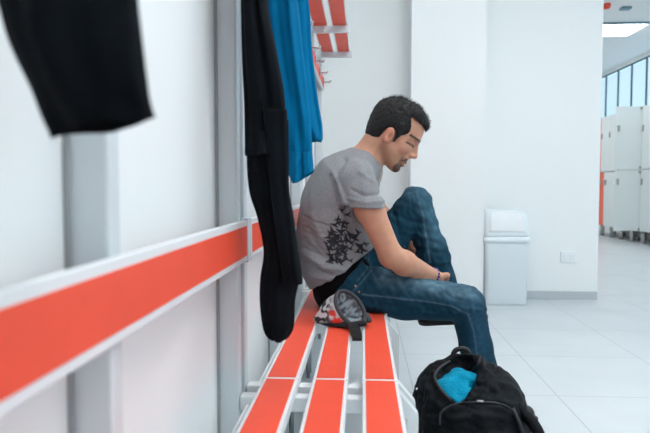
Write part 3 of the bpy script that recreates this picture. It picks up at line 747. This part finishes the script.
# black waistband of the underwear showing above the jeans
U = SDF((-.22, 2.05, .44), (.12, 2.58, .72), .004); U.cone(W(338, 288, YC), W(338, 262, YC), .0985, .103, .02, 1.58)
U.F = np.maximum(U.F, .445-U.ax[2][None, None, :]).astype(np.float32)
U.cone(HN+Vector((-.02, 0, 0)), W(352, 276, 2.24), .082, .078, .03)
U.plane(W(340, 263, YC-.1), (-.53, 0, .85))
V, Fq = U.mesh(); np_obj('waistband', V, Fq, mat('black_waistband', (.004, .004, .005), .9, spec=.1), root, None, root.location)

# shoes
def shoe(ank, yaw_, pitch_, sole_z):
    M3 = (Matrix.Rotation(yaw_, 3, 'Z') @ Matrix.Rotation(pitch_, 3, 'Y'))
    q = SDF((-.12, -.08, -.04), (.24, .08, .14), .003)
    q.cone((-.05, 0, .035), (-.045, 0, .075), .036, .034, .02); q.cone((-.045, 0, .05), (.04, 0, .045), .036, .038, .03)
    q.cone((.04, 0, .04), (.15, 0, .028), .038, .030, .03, 1.25); q.cone((-.02, 0, .06), (.05, 0, .055), .034, .028, .03)
    q.F = np.maximum(q.F, (.006-q.ax[2])[None, None, :]); V, Fq = q.mesh(); V = smooth_mesh(V, Fq, 1)
    s2 = SDF((-.12, -.08, -.04), (.24, .08, .06), .003)
    s2.cone((-.05, 0, .012), (.15, 0, .012), .040, .043, .01); s2.cone((.03, 0, .012), (.13, 0, .012), .036, .044, .02)
    s2.F = np.maximum.reduce([s2.F, np.broadcast_to((s2.ax[2]-.016)[None, None, :], s2.F.shape), np.broadcast_to((-.008-s2.ax[2])[None, None, :], s2.F.shape)])
    V2, F2 = s2.mesh()
    R3 = np.array(M3); o = np.array([ank.x, ank.y, sole_z+.008])
    up = np_obj('shoe', V@R3.T+o, Fq, SHOE, root, None, root.location)
    so = np_obj('sole', V2@R3.T+o, F2, RUBBER, up, None, root.location)
    lm = [o+R3@np.array(p) for p in []]
    bm = bmesh.new()
    for i in range(4):
        xx = .045+.02*i; zz = .079-.0085*i
        pts = [Vector(R3@np.array((xx, s*.028, zz-.012*(abs(s))))+o)-Vector(root.location) for s in (-1, -.4, .4, 1)]
        tube_bm(bm, pts, .0028, 6)
    from_bm('laces', bm, RUBBER, up, True)
shoe(AN+Vector((.0, 0, 0)), math.radians(-3), 0, 0)
shoe(AF+Vector((-.035, 0, 0)), math.radians(2), math.radians(-4), W(430, 325, 2.4).z)
# bracelet
bm = bmesh.new(); ax_ = (NW-NE).normalized(); s1 = ax_.cross(Vector((0, 0, 1))).normalized(); s2 = s1.cross(ax_)
cB = NW-ax_*.004
for k in range(16):
    a = 2*PI*k/16; b3 = bmesh.new(); bmesh.ops.create_icosphere(b3, subdivisions=1, radius=.0058, matrix=Matrix.Translation(cB+(s1*math.cos(a)+s2*math.sin(a))*.0295-Vector(root.location)))
    me = bpy.data.meshes.new('t'); b3.to_mesh(me); b3.free(); bm.from_mesh(me); bpy.data.meshes.remove(me)
from_bm('bracelet', bm, BEADS, root, True)

# ------------------------------------------------------------------ cap lying on the bench
cp = thing('cap', 'crumpled white, black and red cap lying open on the bench beside the man', 'cap', tuple(W(345, 326, 1.97)))
co = Vector(cp.location)
rimc = W(350, 308, 1.95); ru = (W(340, 292, 1.97)-W(361, 325, 1.93))/2; rv = (W(360, 303, 2.0)-W(340, 313, 1.95))/2
ru = Vector(ru); rv = Vector(rv)
ax1 = Vector((-.9, .25, -.15)).normalized(); tip = W(315, 320, 2.0)
rings = []; colr = []
for i in range(41):
    u = i/40; c = rimc.lerp(tip, u**1.1); s = (1-u**2.2*.88); ring = []
    for k in range(96):
        a = 2*PI*k/96; q = 1+.10*math.sin(4*a+5*u)*u+.06*math.sin(9*a-8*u)*min(1, u*2)
        p = c+ru*math.cos(a)*s*q*(1-.25*u)+(rv*(1-u)+Vector((0, .05, .0))*u + Vector((.0, .0, .02))*u)*math.sin(a)*s*q
        p.z = max(p.z, SZ+.004); ring.append(p-co)
    rings.append(ring)
bm = bmesh.new(); loft(bm, rings, cap0=False); o = from_bm('crown', bm, CAPM, cp, True)
md = o.modifiers.new('s', 'SOLIDIFY'); md.thickness = .003; md.offset = 1
VV = np.array([v.co for v in o.data.vertices])+np.array(co); px, py = to_px(VV)
col = np.tile(np.array([.62, .64, .66]), (len(VV), 1))
nn = noise3(VV, 75, 31); col = mixc(col, (.02, .02, .025), sstep(-.1, .12, nn)*sstep(336, 327, px)); col = mixc(col, (.02, .02, .025), sstep(319, 324, py+.08*(px-330)))
dr = np.minimum(np.hypot((px-333)/3.5, (py-313)/3.2), np.hypot((px-337)/4.2, (py-320.5)/2.8)); dr = dr+.35*noise3(VV, 110, 8); col = mixc(col, (.75, .05, .03), sstep(1.25, .95, dr))
at = o.data.color_attributes.new('col', 'FLOAT_COLOR', 'POINT'); at.data.foreach_set('color', np.concatenate([col, np.ones((len(VV), 1))], 1).astype(np.float32).ravel())
tube('rim_binding', CAPG, cp, [rimc+ru*math.cos(a)*1.0+rv*math.sin(a)*1.0-co for a in [2*PI*k/40 for k in range(40)]], .0068, 10, True)
# lining inside
bm = bmesh.new(); rings = []
for i in range(8):
    u = i/7; c = rimc.lerp(tip, u*.35); s = .93*(1-.75*u)
    rings.append([c+(ru*math.cos(a)+rv*math.sin(a))*s*(1+.12*math.sin(5*a+4*u))-co for a in [2*PI*k/30 for k in range(30)]])
loft(bm, rings, cap0=False); o = from_bm('lining', bm, MESHG, cp, True)
VV = np.array([v.co for v in o.data.vertices]); nn = noise3(VV, 110, 5)
col = mixc(np.tile(np.array([.28, .33, .37]), (len(VV), 1)), (.03, .035, .045), sstep(-.4, .3, nn))
at = o.data.color_attributes.new('col', 'FLOAT_COLOR', 'POINT'); at.data.foreach_set('color', np.concatenate([col, np.ones((len(VV), 1))], 1).astype(np.float32).ravel())
# back tab and hanging strap
q = SDF(np.array(W(365, 318, 1.95))-.07, np.array(W(365, 318, 1.95))+.07, .003)
q.ell(W(364, 316, 1.97), (.018, .022, .014), None, .01); q.ell(W(368, 320, 1.96), (.013, .016, .010), None, .01)
V, Fq = q.mesh(); V[:, 2] = np.maximum(V[:, 2], SZ+.003); np_obj('folded_edge', V, Fq, CAPG, cp, None, co)
q = SDF(np.array(W(345, 324, 1.93))-.10, np.array(W(345, 324, 1.93))+.10, .003)
q.cone(W(330, 324, 1.95), W(348, 326, 1.92), .011, .012, .01); q.cone(W(348, 326, 1.92), W(364, 323, 1.92), .012, .010, .01)
V, Fq = q.mesh(); V[:, 2] = np.maximum(V[:, 2], SZ+.003); np_obj('sweatband', V, Fq, mat('black_band', (.012, .012, .014), .8), cp, None, co)
q = [W(352, 326, 1.90), W(355, 331, 1.86), W(357, 337, 1.80), W(357, 342, 1.755)]
bm = bmesh.new(); rr = []
for p, hw in zip(q, (.017, .018, .016, .014)):
    z = max(p.z, SZ+.004); rr.append([Vector((p.x-hw, p.y, z))-co, Vector((p.x-hw*.9, p.y, z+.009))-co, Vector((p.x+hw*.9, p.y, z+.009))-co, Vector((p.x+hw, p.y, z))-co])
loft(bm, rr); from_bm('strap', bm, RUBBER, cp)

# ------------------------------------------------------------------ backpack on the floor
bp = thing('backpack', 'open black backpack on the floor in front of the man', 'backpack', (.31, 1.72, 0))
G = SDF((.05, 1.38, -.02), (.66, 2.05, .50), .004)
G.ell((.305, 1.72, .17), (.152, .145, .19), None, .05, pw=3)
G.ell((.295, 1.74, .27), (.126, .115, .130), None, .06)
G.ell((.345, 1.72, .225), (.115, .12, .135), None, .05)
G.cone((.23, 1.75, .315), (.31, 1.77, .35), .052, .042, .04); G.cone((.31, 1.77, .345), (.38, 1.74, .29), .042, .058, .04)
G.ell((.35, 1.585, .11), (.135, .07, .135), None, .02, pw=2.6)      # front pocket
G.ell((.455, 1.70, .09), (.05, .10, .09), None, .03)
# opening
oc = np.array(W(458, 374, 1.66)); od = Vector((.35, 0, .94))
Mo = np.array([[.86, 0.0, .5], [.22, .90, -.38], [-.45, .43, .78]])
oa = np.array(W(447, 396, 1.6)); ob = np.array(W(467, 362, 1.72))
G.cone(np.array(W(459, 391, 1.60))+np.array([0, .03, -.01]), np.array(W(463, 370, 1.69))+np.array([0, .03, .0]), .028, .041, .012, 1.6, 'sub')
G.cone(np.array(W(450, 378, 1.62))+np.array([0, .05, -.0]), np.array(W(463, 376, 1.62))+np.array([0, .06, -.02]), .036, .044, .012, 1.6, 'sub')
G.F = np.maximum(G.F, (.004-G.ax[2])[None, None, :]).astype(np.float32)
V, Fq = G.mesh(); V = smooth_mesh(V, Fq, 3); N = normals(V, Fq); px, py = to_px(V)
dsp = .004*noise3(V, 22, 41)+.002*noise3(V, 60, 42)
for pts, wd, a in [([(480, 360), (487, 375), (478, 395), (468, 402)], 3, .009), ([(495, 368), (500, 385), (508, 398)], 3, -.008), ([(486, 362), (494, 380), (492, 396)], 2.5, -.008), ([(482, 372), (492, 374), (502, 384)], 2, .006), ([(472, 384), (484, 386), (496, 392)], 2, -.006), ([(425, 380), (432, 400), (445, 412)], 3, .005), ([(420, 395), (428, 412)], 3, -.005), ([(433, 372), (437, 390), (452, 402)], 2, .005),
                   ([(440, 411), (452, 404), (475, 402), (500, 403), (514, 411)], 1.4, -.006), ([(450, 420), (480, 414), (505, 420)], 4, .004)]:
    dsp = dsp+fold(px, py, pts, wd, a)*(V[:, 2] > .02)
V = V+N*(dsp*(V[:, 2] > .01))[:, None]
bag = np_obj('bag_body', V, Fq, BAG, bp, None, bp.location)
bvb = BVHTree.FromPolygons([tuple(v) for v in V], [tuple(f) for f in Fq])
bl = Vector(bp.location)
def on_bag(path, n=5, off=.002):
    return [p-bl for p in (on(bvb, q[0], q[1], off) for q in spline(path, n)) if p is not None]
tube('pocket_zip', PIPING, bp, on_bag([(440, 425), (441, 413), (450, 406), (466, 402.5), (485, 402), (501, 404), (513, 411), (520, 424)]), .0032, 6)
tube('opening_zip', PIPING, bp, on_bag([(480, 357), (478, 364), (472, 372), (466, 384), (464, 395), (463, 402)], 4, .002), .004, 6)
tube('opening_edge', mat('grey_edge', (.035, .04, .045), .6), bp, on_bag([(450, 361), (442, 366), (435, 374), (436, 381), (443, 392), (451, 400)], 4, .002), .0035, 6)
a = on(bvb, 480, 401, .004)
if a: box('zip_pull', STEEL, bp, *(sum([[c-.009, c+.009] if i == 0 else [c-.0025, c+.0025] for i, c in enumerate(a-bl)], [])), .001)
a = on(bvb, 417, 389, .004) or W(418, 389, 1.72)
bm = bmesh.new(); bmesh.ops.create_icosphere(bm, subdivisions=2, radius=.004); o = from_bm('strap_ring', bm, CHROME, bp, True); o.location = a-bl
# haul handle, side straps
ha = W(452, 359, 1.80); hb_ = W(470, 360, 1.80)
tube('haul_handle', RUBBER, bp, [p-bl for p in map(Vector, spline([ha, W(455, 351, 1.80), W(462, 348.5, 1.80), W(468, 351.5, 1.80), hb_], 5))], .008, 8)
tube('shoulder_strap', BAG, bp, [Vector(p)-bl for p in spline([W(512, 402, 1.66), W(524, 414, 1.63), W(534, 425, 1.6), W(540, 440, 1.58), W(540, 470, 1.6), W(525, 500, 1.62)], 6)], .016, 10)
tube('side_strap', PIPING, bp, [Vector(p)-bl for p in spline([W(509, 398, 1.66), W(513, 409, 1.61), W(518, 420, 1.59), W(524, 436, 1.58)], 5)], .006, 8)
# blue cloth inside
tw = SDF((.12, 1.5, .18), (.5, 1.9, .45), .003)
tw.ell(np.array(W(453, 385, 1.68))+np.array([0, 0, -.012]), (.047, .045, .040), None, .01); tw.ell(np.array(W(464, 382, 1.70)), (.05, .04, .035), None, .02); tw.ell(np.array(W(459, 396, 1.66)), (.04, .04, .03), None, .02)
V, Fq = tw.mesh(); N = normals(V, Fq); V = V+N*(.007*noise3(V, 30, 51)+.004*np.sin(110*(V[:, 0]*.6+V[:, 2]*.8)+2*noise3(V, 20, 5)))[:, None]
o = np_obj('towel', V, Fq, CYANCLOTH, None, None); tag(o, 'bright cyan towel stuffed inside the open black backpack', 'towel')
